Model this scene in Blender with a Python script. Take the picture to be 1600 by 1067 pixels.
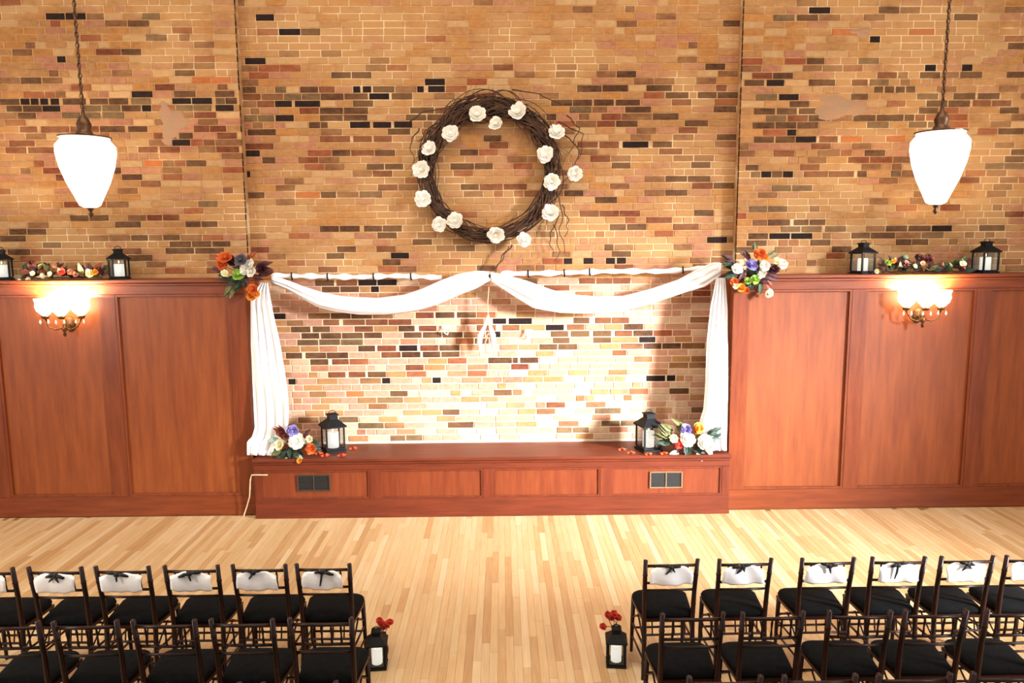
import bpy, math, random
from math import sin, cos, pi, radians, sqrt, atan2
from mathutils import Vector, Matrix
random.seed(7)
S = bpy.context.scene
for o in list(bpy.data.objects): bpy.data.objects.remove(o)
COL = S.collection
# ------------------------------------------------------------------ camera
F = 1155.0
CAM = Vector((.15, 0, 3.17))
MR = (Matrix.Rotation(radians(-.74), 3, 'Z') @ Matrix.Rotation(pi/2-radians(7.5), 3, 'X') @ Matrix.Rotation(radians(-.38), 3, 'Z'))
cd = bpy.data.cameras.new('camera'); cam = bpy.data.objects.new('camera', cd); COL.objects.link(cam)
cam.matrix_world = Matrix.Translation(CAM) @ MR.to_4x4()
cd.sensor_width = 36; cd.lens = F/1600*36; cd.clip_end = 100
S.camera = cam
# ------------------------------------------------------------------ world and light
S.view_settings.view_transform = 'Standard'; S.view_settings.look = 'None'
S.view_settings.gamma = 1; S.view_settings.use_curve_mapping = False
S.view_settings.exposure = 0.3
W = bpy.data.worlds.new('room_air'); S.world = W; W.use_nodes = True
W.node_tree.nodes['Background'].inputs[0].default_value = (1.0, .87, .74, 1)
W.node_tree.nodes['Background'].inputs[1].default_value = .50
def area(name, loc, target, sx, sy, power, col):
    l = bpy.data.lights.new(name, 'AREA'); l.shape = 'RECTANGLE'; l.size = sx; l.size_y = sy
    l.energy = power; l.color = col
    o = bpy.data.objects.new(name, l); COL.objects.link(o); o.location = loc
    o.rotation_euler = (Vector(target)-Vector(loc)).to_track_quat('-Z', 'Y').to_euler()
    return o
wl = area('window_light_right', (12.2, .1, 4.3), (1.1, 8.6, .7), 1.4, 2.4, 245, (.92, .96, 1.0)); wl.data.spread = radians(26)
area('window_light_right_high', (7.3, 2.6, 4.2), (2.5, 8.8, 2.0), 1.1, 2.0, 100, (1.0, .93, .84))
area('window_light_left', (-7.3, 3.4, 3.2), (-2.5, 7.4, .4), 1.2, 2.2, 150, (1.0, .93, .82))
area('hall_light_overhead', (0, 3.6, 7.4), (0, 7.2, 1.5), 9, 3, 330, (1.0, .86, .68))
def point(name, loc, power, col, r=.08):
    l = bpy.data.lights.new(name, 'POINT'); l.energy = power; l.color = col; l.shadow_soft_size = r
    o = bpy.data.objects.new(name, l); COL.objects.link(o); o.location = loc
# ------------------------------------------------------------------ helpers
def at(px, py, Y):
    d = MR @ Vector(((px-800)/F, -(py-533.5)/F, -1)); return CAM + d*(Y/d.y)
def pj(p):
    c = MR.transposed() @ (Vector(p)-CAM); return 800-F*c.x/c.z, 533.5+F*c.y/c.z
def tag(o, label=None, cat=None, group=None, kind=None):
    if label: o['label'] = label
    if cat: o['category'] = cat
    if group: o['group'] = group
    if kind: o['kind'] = kind
    return o
def empty(name, loc, label=None, cat=None, group=None, kind=None):
    o = bpy.data.objects.new(name, None); COL.objects.link(o); o.location = loc; o.empty_display_size = .05
    return tag(o, label, cat, group, kind)
def wloc(o):
    v = Vector((0, 0, 0))
    while o: v = v + o.location; o = o.parent
    return v
class MB:
    def __init__(s): s.v = []; s.f = []; s.m = []
    def add(s, vs, fs, mi=0):
        n = len(s.v); s.v += [tuple(v) for v in vs]; s.f += [tuple(i+n for i in f) for f in fs]; s.m += [mi]*len(fs); return s
    def box(s, x0, x1, y0, y1, z0, z1, b=0, mi=0):
        if b <= 0:
            vs = [(x0,y0,z0),(x1,y0,z0),(x1,y1,z0),(x0,y1,z0),(x0,y0,z1),(x1,y0,z1),(x1,y1,z1),(x0,y1,z1)]
            return s.add(vs, [(3,2,1,0),(4,5,6,7),(0,1,5,4),(1,2,6,5),(2,3,7,6),(3,0,4,7)], mi)
        vs = []
        for z, i in ((z0, b), (z0+b, 0), (z1-b, 0), (z1, b)):
            vs += [(x0+i,y0+i,z),(x1-i,y0+i,z),(x1-i,y1-i,z),(x0+i,y1-i,z)]
        fs = [(3,2,1,0),(12,13,14,15)]
        for k in range(3):
            for j in range(4): fs.append((k*4+j, k*4+(j+1)%4, (k+1)*4+(j+1)%4, (k+1)*4+j))
        return s.add(vs, fs, mi)
    def tube(s, pts, r, n=8, mi=0, cap=True):
        pts = [Vector(p) for p in pts]; L = len(pts)
        rs = r if isinstance(r, (list, tuple)) else [r]*L
        vs = []; up = None
        for i, p in enumerate(pts):
            t = (pts[min(i+1, L-1)]-pts[max(i-1, 0)])
            if t.length < 1e-9: t = Vector((0, 0, 1))
            t.normalize()
            if up is None: up = Vector((1, 0, 0)) if abs(t.x) < .8 else Vector((0, 1, 0))
            a = (up - t*up.dot(t)).normalized(); b = t.cross(a); up = a
            for k in range(n):
                an = 2*pi*k/n; vs.append(p + (a*cos(an)+b*sin(an))*rs[i])
        fs = [(i*n+k, i*n+(k+1) % n, (i+1)*n+(k+1) % n, (i+1)*n+k) for i in range(L-1) for k in range(n)]
        if cap: fs += [tuple(range(n-1, -1, -1)), tuple((L-1)*n+k for k in range(n))]
        return s.add(vs, fs, mi)
    def lathe(s, prof, n=24, c=(0, 0, 0), mi=0):
        vs = []; 
        for r, z in prof:
            for k in range(n): vs.append((c[0]+r*cos(2*pi*k/n), c[1]+r*sin(2*pi*k/n), c[2]+z))
        fs = [(i*n+k, i*n+(k+1) % n, (i+1)*n+(k+1) % n, (i+1)*n+k) for i in range(len(prof)-1) for k in range(n)]
        return s.add(vs, fs, mi)
    def build(s, name, mat, parent=None, smooth=False, sub=0, solid=0):
        off = wloc(parent) if parent else Vector((0, 0, 0))
        me = bpy.data.meshes.new(name)
        me.from_pydata([(v[0]-off.x, v[1]-off.y, v[2]-off.z) for v in s.v], [], s.f)
        for m in (mat if isinstance(mat, list) else [mat]): me.materials.append(m)
        if isinstance(mat, list): me.polygons.foreach_set('material_index', s.m)
        if smooth: me.polygons.foreach_set('use_smooth', [True]*len(me.polygons))
        me.update()
        o = bpy.data.objects.new(name, me); COL.objects.link(o)
        if parent: o.parent = parent
        if solid:
            md = o.modifiers.new('solid', 'SOLIDIFY'); md.thickness = solid
        if sub:
            md = o.modifiers.new('sub', 'SUBSURF'); md.levels = sub; md.render_levels = sub
        return o
def copy_tree(o, parent=None):
    c = o.copy(); COL.objects.link(c)
    if parent: c.parent = parent
    for ch in list(o.children): copy_tree(ch, c)
    return c
def lin(h):
    r = []
    for k in h:
        k /= 255; r.append(k/12.92 if k <= .04045 else ((k+.055)/1.055)**2.4)
    return (r[0], r[1], r[2], 1)
MATS = {}
def mat(name, c, rough=.6, c2=None, scale=8, stretch=(1, 1, 1), amt=1.0, bump=0, bscale=40, emit=0, spec=.5, metal=0, trans=0, coords='Object', rnd=0, dim=1, smear=None, smin=.5, smax=.6, smamt=1, coat=0):
    m = bpy.data.materials.new(name); m.use_nodes = True; nt = m.node_tree; N = nt.nodes; L = nt.links
    b = N['Principled BSDF']; b.inputs['Roughness'].default_value = rough
    b.inputs['Specular IOR Level'].default_value = spec; b.inputs['Metallic'].default_value = metal
    b.inputs['Transmission Weight'].default_value = trans
    b.inputs['Coat Weight'].default_value = coat
    c = tuple(x*dim for x in lin(c)[:3])+(1,)
    if coords == 'Object':
        src = N.new('ShaderNodeTexCoord').outputs['Object']
    else:
        src = N.new('ShaderNodeNewGeometry').outputs['Position']
    mp = N.new('ShaderNodeMapping'); mp.inputs['Scale'].default_value = stretch; L.new(src, mp.inputs[0])
    nz = N.new('ShaderNodeTexNoise'); nz.inputs['Scale'].default_value = scale; nz.inputs['Detail'].default_value = 5; nz.inputs['Roughness'].default_value = .6
    L.new(mp.outputs[0], nz.inputs['Vector'])
    rp = N.new('ShaderNodeValToRGB'); rp.color_ramp.elements[0].position = .3; rp.color_ramp.elements[1].position = .7
    cc = tuple(x*dim for x in lin(c2)[:3])+(1,) if c2 else tuple(x*.75 for x in c[:3])+(1,)
    rp.color_ramp.elements[0].color = c; rp.color_ramp.elements[1].color = cc
    L.new(nz.outputs['Fac'], rp.inputs[0]); out = rp.outputs[0]
    if rnd:
        oi = N.new('ShaderNodeObjectInfo'); mr = N.new('ShaderNodeMapRange'); mr.inputs['To Min'].default_value = 1-rnd; mr.inputs['To Max'].default_value = 1+rnd
        L.new(oi.outputs['Random'], mr.inputs['Value'])
        hs = N.new('ShaderNodeHueSaturation'); L.new(mr.outputs[0], hs.inputs['Value']); L.new(out, hs.inputs['Color']); out = hs.outputs[0]
    if smear:
        g = N.new('ShaderNodeNewGeometry'); mp2 = N.new('ShaderNodeMapping'); mp2.inputs['Scale'].default_value = (.8, 1, 1.5); L.new(g.outputs['Position'], mp2.inputs[0])
        n2 = N.new('ShaderNodeTexNoise'); n2.inputs['Scale'].default_value = 1.3; n2.inputs['Detail'].default_value = 7; n2.inputs['Roughness'].default_value = .65
        L.new(mp2.outputs[0], n2.inputs['Vector'])
        m2 = N.new('ShaderNodeMapRange'); m2.inputs['From Min'].default_value = smin; m2.inputs['From Max'].default_value = smax; m2.inputs['To Max'].default_value = smamt
        L.new(n2.outputs['Fac'], m2.inputs['Value'])
        mx = N.new('ShaderNodeMix'); mx.data_type = 'RGBA'; L.new(m2.outputs[0], mx.inputs['Factor']); L.new(out, mx.inputs['A'])
        mx.inputs['B'].default_value = tuple(x*dim for x in lin(smear)[:3])+(1,); out = mx.outputs['Result']
    L.new(out, b.inputs['Base Color'])
    if bump:
        n3 = N.new('ShaderNodeTexNoise'); n3.inputs['Scale'].default_value = bscale; n3.inputs['Detail'].default_value = 4; L.new(src, n3.inputs['Vector'])
        bp = N.new('ShaderNodeBump'); bp.inputs['Strength'].default_value = bump; bp.inputs['Distance'].default_value = .01
        L.new(n3.outputs['Fac'], bp.inputs['Height']); L.new(bp.outputs[0], b.inputs['Normal'])
    if emit:
        b.inputs['Emission Color'].default_value = c; b.inputs['Emission Strength'].default_value = emit
    MATS[name] = m; return m
SM = (194, 148, 98)
BR = {}
def bm(k, c, c2, smear=True, amt=.8, lo=.42, hi=.60):
    BR[k] = mat('brick_'+k, c, .85, c2, 14, (1, 1, 1.6), bump=.5, bscale=70, spec=.2, coords='W', rnd=.12, dim=.88, smear=SM if smear else None, smin=lo, smax=hi, smamt=amt)
bm('tan', (184, 136, 90), (160, 110, 70)); bm('ochre', (190, 134, 78), (164, 108, 60)); bm('sand', (200, 162, 118), (182, 140, 98))
bm('pink', (184, 128, 102), (160, 102, 78)); bm('umber', (144, 98, 66), (112, 72, 48), amt=.45); bm('rust', (160, 90, 60), (132, 68, 44), amt=.4)
bm('o', (192, 108, 60), (170, 90, 46), amt=.3); bm('r', (136, 74, 50), (98, 50, 34), amt=.3); bm('d', (104, 68, 46), (66, 42, 30), amt=.25)
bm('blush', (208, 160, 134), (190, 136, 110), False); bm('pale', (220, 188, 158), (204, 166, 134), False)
bm('k', (52, 34, 30), (30, 20, 20), False); bm('g', (128, 100, 70), (94, 72, 52), amt=.3)
BK = list(BR); BI = {k: i for i, k in enumerate(BK)}
MORT = mat('mortar', (202, 158, 108), .95, (176, 128, 82), 5, (1, 1, 3), bump=.5, bscale=60, coords='W', dim=.9, smear=(232, 204, 164), smin=.49, smax=.60)
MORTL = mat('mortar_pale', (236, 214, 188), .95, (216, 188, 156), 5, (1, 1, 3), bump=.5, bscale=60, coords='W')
MORTC = mat('mortar_plaster_grey', (150, 124, 98), .95, (170, 124, 96), 6, bump=.5, coords='W')
WOOD = mat('cherry_wood', (164, 84, 36), .45, (136, 62, 26), 3.0, (5, 5, .5), bump=.06, coords='W', spec=.4, dim=.72)
WOOD2 = mat('cherry_wood_frame', (148, 70, 32), .38, (118, 50, 22), 3.2, (6, 6, .6), bump=.06, coords='W', spec=.4, dim=.72)
WOODH = mat('cherry_wood_rail', (148, 70, 32), .38, (118, 50, 22), 3.2, (.6, 6, 6), bump=.06, coords='W', spec=.4, dim=.72)
FL = [mat('maple_board_'+n, a, .42, b, 5, (8, .6, 1), bump=.05, coords='W', rnd=.03, dim=.9) for n, a, b in (
    ('honey', (216, 182, 136), (202, 164, 116)), ('pale', (222, 192, 148), (208, 174, 130)), ('tan', (208, 170, 122), (192, 150, 102)),
    ('cream', (228, 200, 160), (214, 184, 142)), ('amber', (202, 160, 112), (184, 142, 94)), ('sand', (220, 186, 140), (206, 168, 120)))]
SUB = mat('subfloor', (150, 106, 62), .8)
CLOTH = mat('white_cloth', (252, 252, 255), .85, (247, 247, 252), 3, bump=.15, bscale=25)
BLACKM = mat('black_metal', (12, 12, 14), .6, (20, 19, 21), 20, spec=.2)
CHW = mat('mahogany_chair_wood', (46, 18, 13), .35, (20, 8, 7), 12, (1, 1, .3), spec=.3)
CUSH = mat('black_cushion_fabric', (17, 18, 19), .95, (8, 8, 9), 25, spec=.12, bump=.2, bscale=150)
RIB = mat('black_ribbon', (16, 15, 17), .6)
GLASS = mat('clear_glass', (235, 240, 240), .05, (235, 240, 240), trans=1)
WAX = mat('white_candle_wax', (250, 246, 236), .5, (244, 238, 226), emit=.7)  # glow added to the wax itself so the lantern insides look bright
FLAME = mat('flame', (255, 214, 140), .5, emit=6)
TWIG = mat('vine_twig', (84, 52, 32), .8, (44, 26, 18), 9, bump=.3)
PET = mat('white_petal', (250, 248, 244), .7, (240, 236, 226), 6)
BRASS = mat('aged_brass', (120, 86, 50), .35, (80, 54, 32), 15, metal=.8)
PBR = mat('pendant_bronze', (96, 62, 36), .4, (60, 38, 24), 12, metal=.6)
SHADE2 = mat('lit_sconce_glass', (255, 232, 190), .3, (255, 232, 190), emit=16)
SHADE = mat('lit_opal_glass', (255, 247, 235), .3, (255, 247, 235), emit=3.2)
PCOL = {k: mat('petal_'+k, a, .75, b, 20) for k, a, b in (('orange', (222, 120, 44), (190, 74, 30)), ('yellow', (240, 176, 60), (222, 132, 40)), ('lavender', (158, 146, 200), (120, 108, 170)),
    ('burgundy', (84, 28, 40), (48, 16, 26)), ('green', (176, 206, 92), (120, 160, 62)), ('cream', (246, 240, 206), (226, 220, 176)), ('red', (226, 84, 62), (190, 50, 42)),
    ('grey', (110, 110, 116), (76, 70, 80)), ('brown', (140, 66, 44), (100, 44, 32)), ('blush', (222, 160, 132), (190, 118, 96)))}
PCOL['white'] = PET
LEAF = {k: mat('leaf_'+k, a, .6, b, 15) for k, a, b in (('dark', (34, 60, 40), (20, 36, 26)), ('mid', (70, 88, 48), (44, 60, 34)), ('silver', (176, 200, 186), (130, 158, 146)),
    ('rust', (160, 74, 40), (110, 44, 28)), ('wine', (86, 32, 34), (52, 20, 24)), ('olive', (110, 106, 56), (76, 76, 38)), ('orange', (214, 92, 46), (180, 60, 34)))}
# ------------------------------------------------------------------ brick walls
K = {}
K['c'] = (.0807, .057, 9.0, -2.90, 2.95, """400,27,28,k 436,49,33,k 469,49,31,d 383,98,32,k 430,143,17,g 444,153,56,g 469,142,28,d 430,164,26,k 461,165,39,k 375,187,53,g 431,187,28,k 483,197,17,d 387,208,44,d 375,229,52,r 466,249,31,r 375,240,31,k 410,250,20,d 377,273,14,k 384,302,29,d 462,302,38,o
664,130,31,k 669,141,26,k 552,141,11,k 567,141,13,k 583,141,33,d 652,141,10,k 500,152,75,d 577,152,31,k 612,152,32,d 552,164,31,d 500,175,75,d 641,175,37,d 634,186,32,d 500,186,74,d 547,196,31,k 583,196,28,k 616,196,28,k 500,196,12,d 606,208,35,d 500,217,47,r 552,217,29,r 584,217,28,r 519,237,28,d 586,239,31,d 573,261,57,d 562,302,35,g 500,303,25,d 500,357,62,d 569,357,59,d 590,368,30,d 645,377,30,d 527,389,29,d 611,398,28,k 598,410,28,d 510,398,28,d 756,216,27,d 719,237,28,d 765,226,29,r 742,259,28,d 720,290,28,d 787,290,36,r
902,135,79,d 861,159,33,d 895,159,30,d 928,159,31,d 962,157,38,d 977,167,40,d 933,190,28,r 902,223,32,r 937,223,30,r 973,223,40,k 930,309,34,d 906,330,94,r 953,351,25,d 980,351,30,d 881,406,13,k 912,405,15,k 947,405,14,k 964,405,14,k 940,180,30,r 890,170,34,g 1020,223,30,d 1010,340,40,r 1052,351,40,r 1040,301,34,d
1130,34,30,d 1102,108,31,d 1090,152,68,d 1115,175,35,d 1120,218,32,d 1115,295,32,d 1105,372,31,k 1010,135,40,d 1040,146,36,d 1050,164,30,r 1020,186,40,d 1070,197,36,d 1060,208,30,r 1030,240,36,r 1080,262,30,d 1040,276,70,d 1085,330,30,d
493,441,29,d 526,441,32,r 560,441,60,k 503,452,58,d 580,452,12,k 427,491,19,k 517,492,64,d 650,492,28,r 681,492,29,d 714,491,30,d 505,503,25,r 536,503,107,r 455,513,30,d 489,513,27,d 554,513,29,r 623,513,25,d 655,513,27,r 471,524,28,d 502,524,65,d 569,524,28,d 631,523,59,d 689,523,34,d 465,534,102,g 560,544,26,d 590,544,29,r 624,544,28,k 657,544,28,r 687,544,31,d 447,554,25,d 478,554,66,d 596,554,30,r 628,554,29,d 661,554,57,d 485,566,28,d 519,566,26,r 763,565,37,d 634,575,28,r 513,586,27,r 545,586,26,r 575,586,28,d 451,596,11,k 597,595,13,k 676,596,13,k 541,616,28,o 610,615,27,d 772,614,28,d 576,635,29,r 692,643,26,d 590,626,40,g 500,660,60,g 560,670,40,g 700,664,40,d 610,680,50,g
770,501,21,k 795,500,36,k 896,501,25,d 930,498,53,r 785,510,27,r 853,510,28,k 886,510,27,r 975,509,30,d 861,521,27,d 892,521,29,d 927,521,28,d 961,521,27,r 990,520,30,d 927,531,28,d 864,531,26,d 999,529,25,k 843,541,59,d 1006,539,58,d 957,552,22,r 764,563,45,d 813,563,28,d 799,574,27,r 1010,593,29,k 1042,593,13,k 854,632,29,r 790,441,50,d 850,450,40,r 905,441,80,r 1080,644,30,d 930,642,40,g 940,660,60,g 1046,612,30,d 870,675,50,g 720,503,36,r 745,513,30,r 760,524,22,k 742,534,22,d""")
K['l'] = (.0778, .005, 8.86, -7.4, -2.865, """72,29,62,k 200,40,33,d 222,28,28,g 228,64,33,g 150,77,38,r 188,77,32,d 89,88,13,k 206,146,32,k 272,146,33,d 336,146,30,d 0,156,30,d 32,156,14,k 48,156,12,k 63,156,12,k 79,156,13,k 98,156,36,d 140,156,60,d 205,156,30,g 269,156,62,k 337,156,14,g 352,156,18,d 10,168,24,d 36,168,29,d 66,168,28,k 131,168,57,g 190,168,30,d 222,168,14,k 275,168,55,g 337,168,28,k 28,180,28,d 97,180,60,g 160,180,34,g 31,200,27,r 64,200,44,r 156,200,39,d 200,199,30,d 303,199,50,r 280,212,21,d 339,209,31,r 240,212,36,r 269,222,28,k 318,222,17,r 14,222,40,r 338,231,35,r 250,234,31,r 216,233,30,r 9,234,32,r 44,234,46,r 291,254,31,d 190,276,32,d 67,266,27,r 225,255,28,o 300,120,60,o 14,360,58,d 67,381,28,g 205,372,26,d 255,371,26,d 300,381,30,d 332,381,28,d 259,391,44,d 12,392,35,d 200,400,38,d 305,389,45,d 110,342,60,d 230,342,50,r 180,352,40,d 290,350,50,d 0,370,40,d 100,320,30,r 310,320,30,g""")
K['r'] = (.0801, .040, 8.86, 2.95, 7.9, """1264,19,33,k 1373,16,32,d 1208,32,33,g 1245,31,33,d 1359,65,16,k 1261,91,27,d 1341,101,32,g 1491,25,37,d 1445,110,17,k 1503,109,16,k 1500,120,34,d 1437,122,32,d 1163,129,31,d 1198,129,27,k 1264,126,41,d 1331,125,25,r 1359,125,30,g 1366,135,14,d 1383,135,14,d 1400,135,14,d 1416,135,14,d 1181,152,33,g 1217,152,31,k 1330,149,26,d 1433,146,33,g 1490,146,34,d 1528,146,34,d 1448,157,68,d 1520,157,60,r 1234,163,30,d 1178,175,33,d 1214,174,31,d 1248,174,28,d 1197,186,31,g 1231,186,31,r 1370,180,42,d 1176,197,34,d 1212,197,32,d 1246,197,32,d 1355,192,34,g 1420,190,60,g 1178,219,31,d 1212,219,30,d 1242,219,33,k 1280,218,29,r 1314,217,33,o 1385,214,30,o 1230,207,14,k 1209,240,32,r 1351,239,32,d 1325,250,69,r 1165,262,20,d 1173,274,15,g 1189,274,16,k 1205,274,17,d 1223,274,16,k 1256,273,78,r 1340,271,14,d 1392,269,16,g 1206,296,63,g 1539,257,61,g 1469,324,31,r 1575,71,25,d 1573,119,27,d 1570,245,30,d 1240,31,2,d 1202,373,32,k 1236,373,33,k 1220,359,64,g 1289,359,33,g 1456,358,31,k 1384,359,70,d 1330,372,29,d 1169,372,31,d 1300,390,30,d 1440,371,34,g 1400,380,50,d 1300,45,30,o 1420,50,40,o 1322,52,30,o 1170,330,60,g 1240,345,50,d 1560,200,40,d 1500,285,30,r 1530,355,40,d 1570,330,30,r 1200,352,34,d""")
def unit_brick(x0, x1, z0, z1, y0, y1, b):
    vs = [(x0,y1,z0),(x1,y1,z0),(x1,y1,z1),(x0,y1,z1),(x0,y0+b,z0),(x1,y0+b,z0),(x1,y0+b,z1),(x0,y0+b,z1),(x0+b,y0,z0+b),(x1-b,y0,z0+b),(x1-b,y0,z1-b),(x0+b,y0,z1-b)]
    fs = [(4,5,1,0),(5,6,2,1),(6,7,3,2),(7,4,0,3),(4,8,9,5),(5,9,10,6),(6,10,11,7),(7,11,8,4),(8,11,10,9)]
    fs = [f[::-1] for f in fs[:8]]+[(8,9,10,11)]
    return vs, fs
UB = {}
for k in BK:
    me = bpy.data.meshes.new('brick'); vs, fs = unit_brick(-.5, .5, -.034, .034, -.0, .05, .004)
    vs = [(v[0] if abs(abs(v[0])-.5) < 1e-6 else (math.copysign(.5-.017, v[0])), v[1], v[2]) for v in vs]
    me.from_pydata(vs, [], fs); me.materials.append(BR[k]); UB[k] = me
WALLS = {}
def wall(name, key, ztop=7.0, zb=.74):
    mod, off, Y, X0, X1, txt = K[key]
    w = MB().box(X0, X1, Y, (9.25 if key == 'c' else 9.0), 2.72 if key == 'c' else 0, ztop)
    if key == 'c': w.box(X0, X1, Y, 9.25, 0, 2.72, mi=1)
    w = w.build(name, [MORT, MORTL]); w['kind'] = 'structure'; WALLS[key] = w
    rows = {}
    for t in txt.split():
        x, y, n, c = t.split(','); x, y, n = float(x), float(y), float(n)
        p0 = at(x, y, Y); p1 = at(x+n, y, Y)
        r = round((p0.z-off)/mod); a, b = max(p0.x, X0), min(p1.x, X1)
        if b-a < .05: continue
        rows.setdefault(r, []).append((a, b, c))
    out = []
    rr = random.Random(hash(key) if False else ord(key))
    r0 = int((zb-off)/mod)+1; r1 = int((ztop-off)/mod)
    def genk(z, x, run=[0, 'tan']):
        band = 3.7 < z < 5.25 or 2.85 < z < 3.3 or (key == 'c' and z < 2.6)
        q = rr.random()
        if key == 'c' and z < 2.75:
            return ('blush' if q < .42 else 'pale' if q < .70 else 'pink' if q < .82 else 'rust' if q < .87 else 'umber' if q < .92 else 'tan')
        if band: return ('tan' if q < .32 else 'umber' if q < .46 else 'rust' if q < .52 else 'pink' if q < .72 else 'sand' if q < .86 else 'd' if q < .885 else 'r' if q < .91 else 'ochre')
        return ('tan' if q < .34 else 'ochre' if q < .62 else 'sand' if q < .80 else 'pink' if q < .92 else 'umber' if q < .975 else 'rust')
    for r in range(r0, r1+1):
        z = off+r*mod
        if key != 'c' and z < 2.82: continue
        ex = sorted(rows.get(r, [])); clean = []; last = X0
        for a, b, c in ex:
            a = max(a, last+.01)
            if b-a > .05: clean.append((a, b, c)); last = b
        segs = []; cur = X0
        for a, b, c in clean+[(X1+.012, X1+.02, None)]:
            g = a-.012-cur
            if g > .05:
                st = cur; n = max(1, round(g/.243))
                if n > 4 and cur == X0:
                    h = .12 if r % 2 else .235; segs.append((st, st+h-.012, genk(z, st))); st += h; n = max(1, round((a-.012-st)/.243))
                L = (a-.012-st)/n
                for i in range(n):
                    s0, s1 = st+i*L, st+(i+1)*L-(.012 if i < n-1 else 0)
                    kk = genk(z, s0)
                    if rr.random() < .1 and s1-s0 > .2:
                        mm = (s0+s1)/2; segs.append((s0, mm-.006, kk)); segs.append((mm+.006, s1, genk(z, mm)))
                    else: segs.append((s0, s1, kk))
            if c is None: break
            n = max(1, round((b-a)/.245)); L = (b-a)/n
            for i in range(n): segs.append((a+i*L, a+(i+1)*L-(.012 if i < n-1 else 0), c))
            cur = b+.012
        for a, b, c in segs:
            out.append((a, b, z, c, 1 if c in 'okrdg' else 0))
    def vis(q):
        a, b = pj(((q[0]+q[1])/2, Y, q[2])); return 0 < a < 1600 and 0 < b < 1067
    idx = sorted(range(len(out)), key=lambda i: (-(vis(out[i])), -(out[i][1]-out[i][0])*(1.15 if out[i][4] else 1)*(1.1 if out[i][2] < 5.2 else 1)))
    solo = set(idx[:298]); J = MB()
    for i, (a, b, z, c, e) in enumerate(out):
        pr = rr.uniform(.003, .009); hz = mod*.5-rr.uniform(.004, .0062); zz = z+rr.uniform(-.0012, .0012)
        if i in solo:
            o = bpy.data.objects.new('brick', UB[c]); COL.objects.link(o); o.parent = w
            o.location = ((a+b)/2, Y-pr, zz); o.scale = (b-a, 1, hz/.034)
        else:
            vs, fs = unit_brick(a, b, zz-hz, zz+hz, Y-pr, Y+.04, .004); J.add(vs, fs, BI[c])
    j = J.build('brick_course', [BR[k] for k in BK], w); j['kind'] = 'stuff'
    return w
wall('wall_back', 'c'); wall('wall_left', 'l'); wall('wall_right', 'r')
WALLS['c']['label'] = 'centre bay of tan brick wall behind the wreath and white swags'
WALLS['l']['label'] = 'tan brick wall above the left wood panelling'; WALLS['r']['label'] = 'tan brick wall above the right wood panelling'
def patch(px, py, w, h, Y, wl, seed):
    r = random.Random(seed); c = at(px, py, Y); n = 22; vs = [(c.x, Y-.014, c.z)]; fs = []
    for ring, (k, yy) in enumerate(((.6, Y-.013), (1.0, Y-.004))):
        for i in range(n):
            a = 2*pi*i/n; q = k*(1+.28*sin(3*a+seed)+.14*r.uniform(-1, 1)); vs.append((c.x+cos(a)*w*q, yy, c.z+sin(a)*h*q))
    for i in range(n):
        fs.append((0, 1+(i+1) % n, 1+i)); fs.append((1+i, 1+(i+1) % n, 1+n+(i+1) % n, 1+n+i))
    MB().add(vs, fs).build('plaster_patch', MORTC, wl, smooth=True)
patch(267, 190, .16, .22, 8.86, WALLS['l'], 1); patch(1310, 168, .30, .15, 8.86, WALLS['r'], 2)
patch(1345, 50, .13, .05, 8.86, WALLS['r'], 5)
# ------------------------------------------------------------------ floor
fl = MB().box(-8, 8, -2.5, 9.0, -.25, -.006).build('floor', SUB); fl['kind'] = 'structure'; fl['label'] = 'pale maple strip floor'
rb = random.Random(3); bw = .0635; boards = []
x = -7.4
while x < 7.8:
    y = 3.0-rb.uniform(0, 1.2)
    while y < 8.47:
        L = rb.choice([.5, .8, 1.1, 1.4, 1.8])*rb.uniform(.85, 1.15); y1 = min(y+L, 8.47)
        if y1-y > .08 and y1 > 3.0: boards.append((x, max(y, 3.0), y1, rb.choices(range(6), (5, 4, 3, 2, 2, 5))[0]))
        y = y1+.0012
    x += bw
def bscore(b):
    cx, cy = b[0], (b[1]+b[2])/2; p = pj((cx, min(b[2], max(b[1], 5.2)), 0))
    y0 = max(b[1], 5.05); return (max(0, b[2]-y0)/(cy**2))*(1 if 0 < p[0] < 1600 and b[2] > 5.1 else 0)
order = sorted(range(len(boards)), key=lambda i: -bscore(boards[i])); solo = set(order[:298]); J = MB()
for i, (x, y, y1, k) in enumerate(boards):
    g = .0006
    if i in solo: MB().box(x+g, x+bw-g, y, y1, -.012, 0, .0008).build('floor_board', FL[k], fl)
    else: J.box(x+g, x+bw-g, y, y1, -.012, 0, .0008, mi=k)
J.build('floor_boards', FL, fl)['kind'] = 'stuff'
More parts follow.
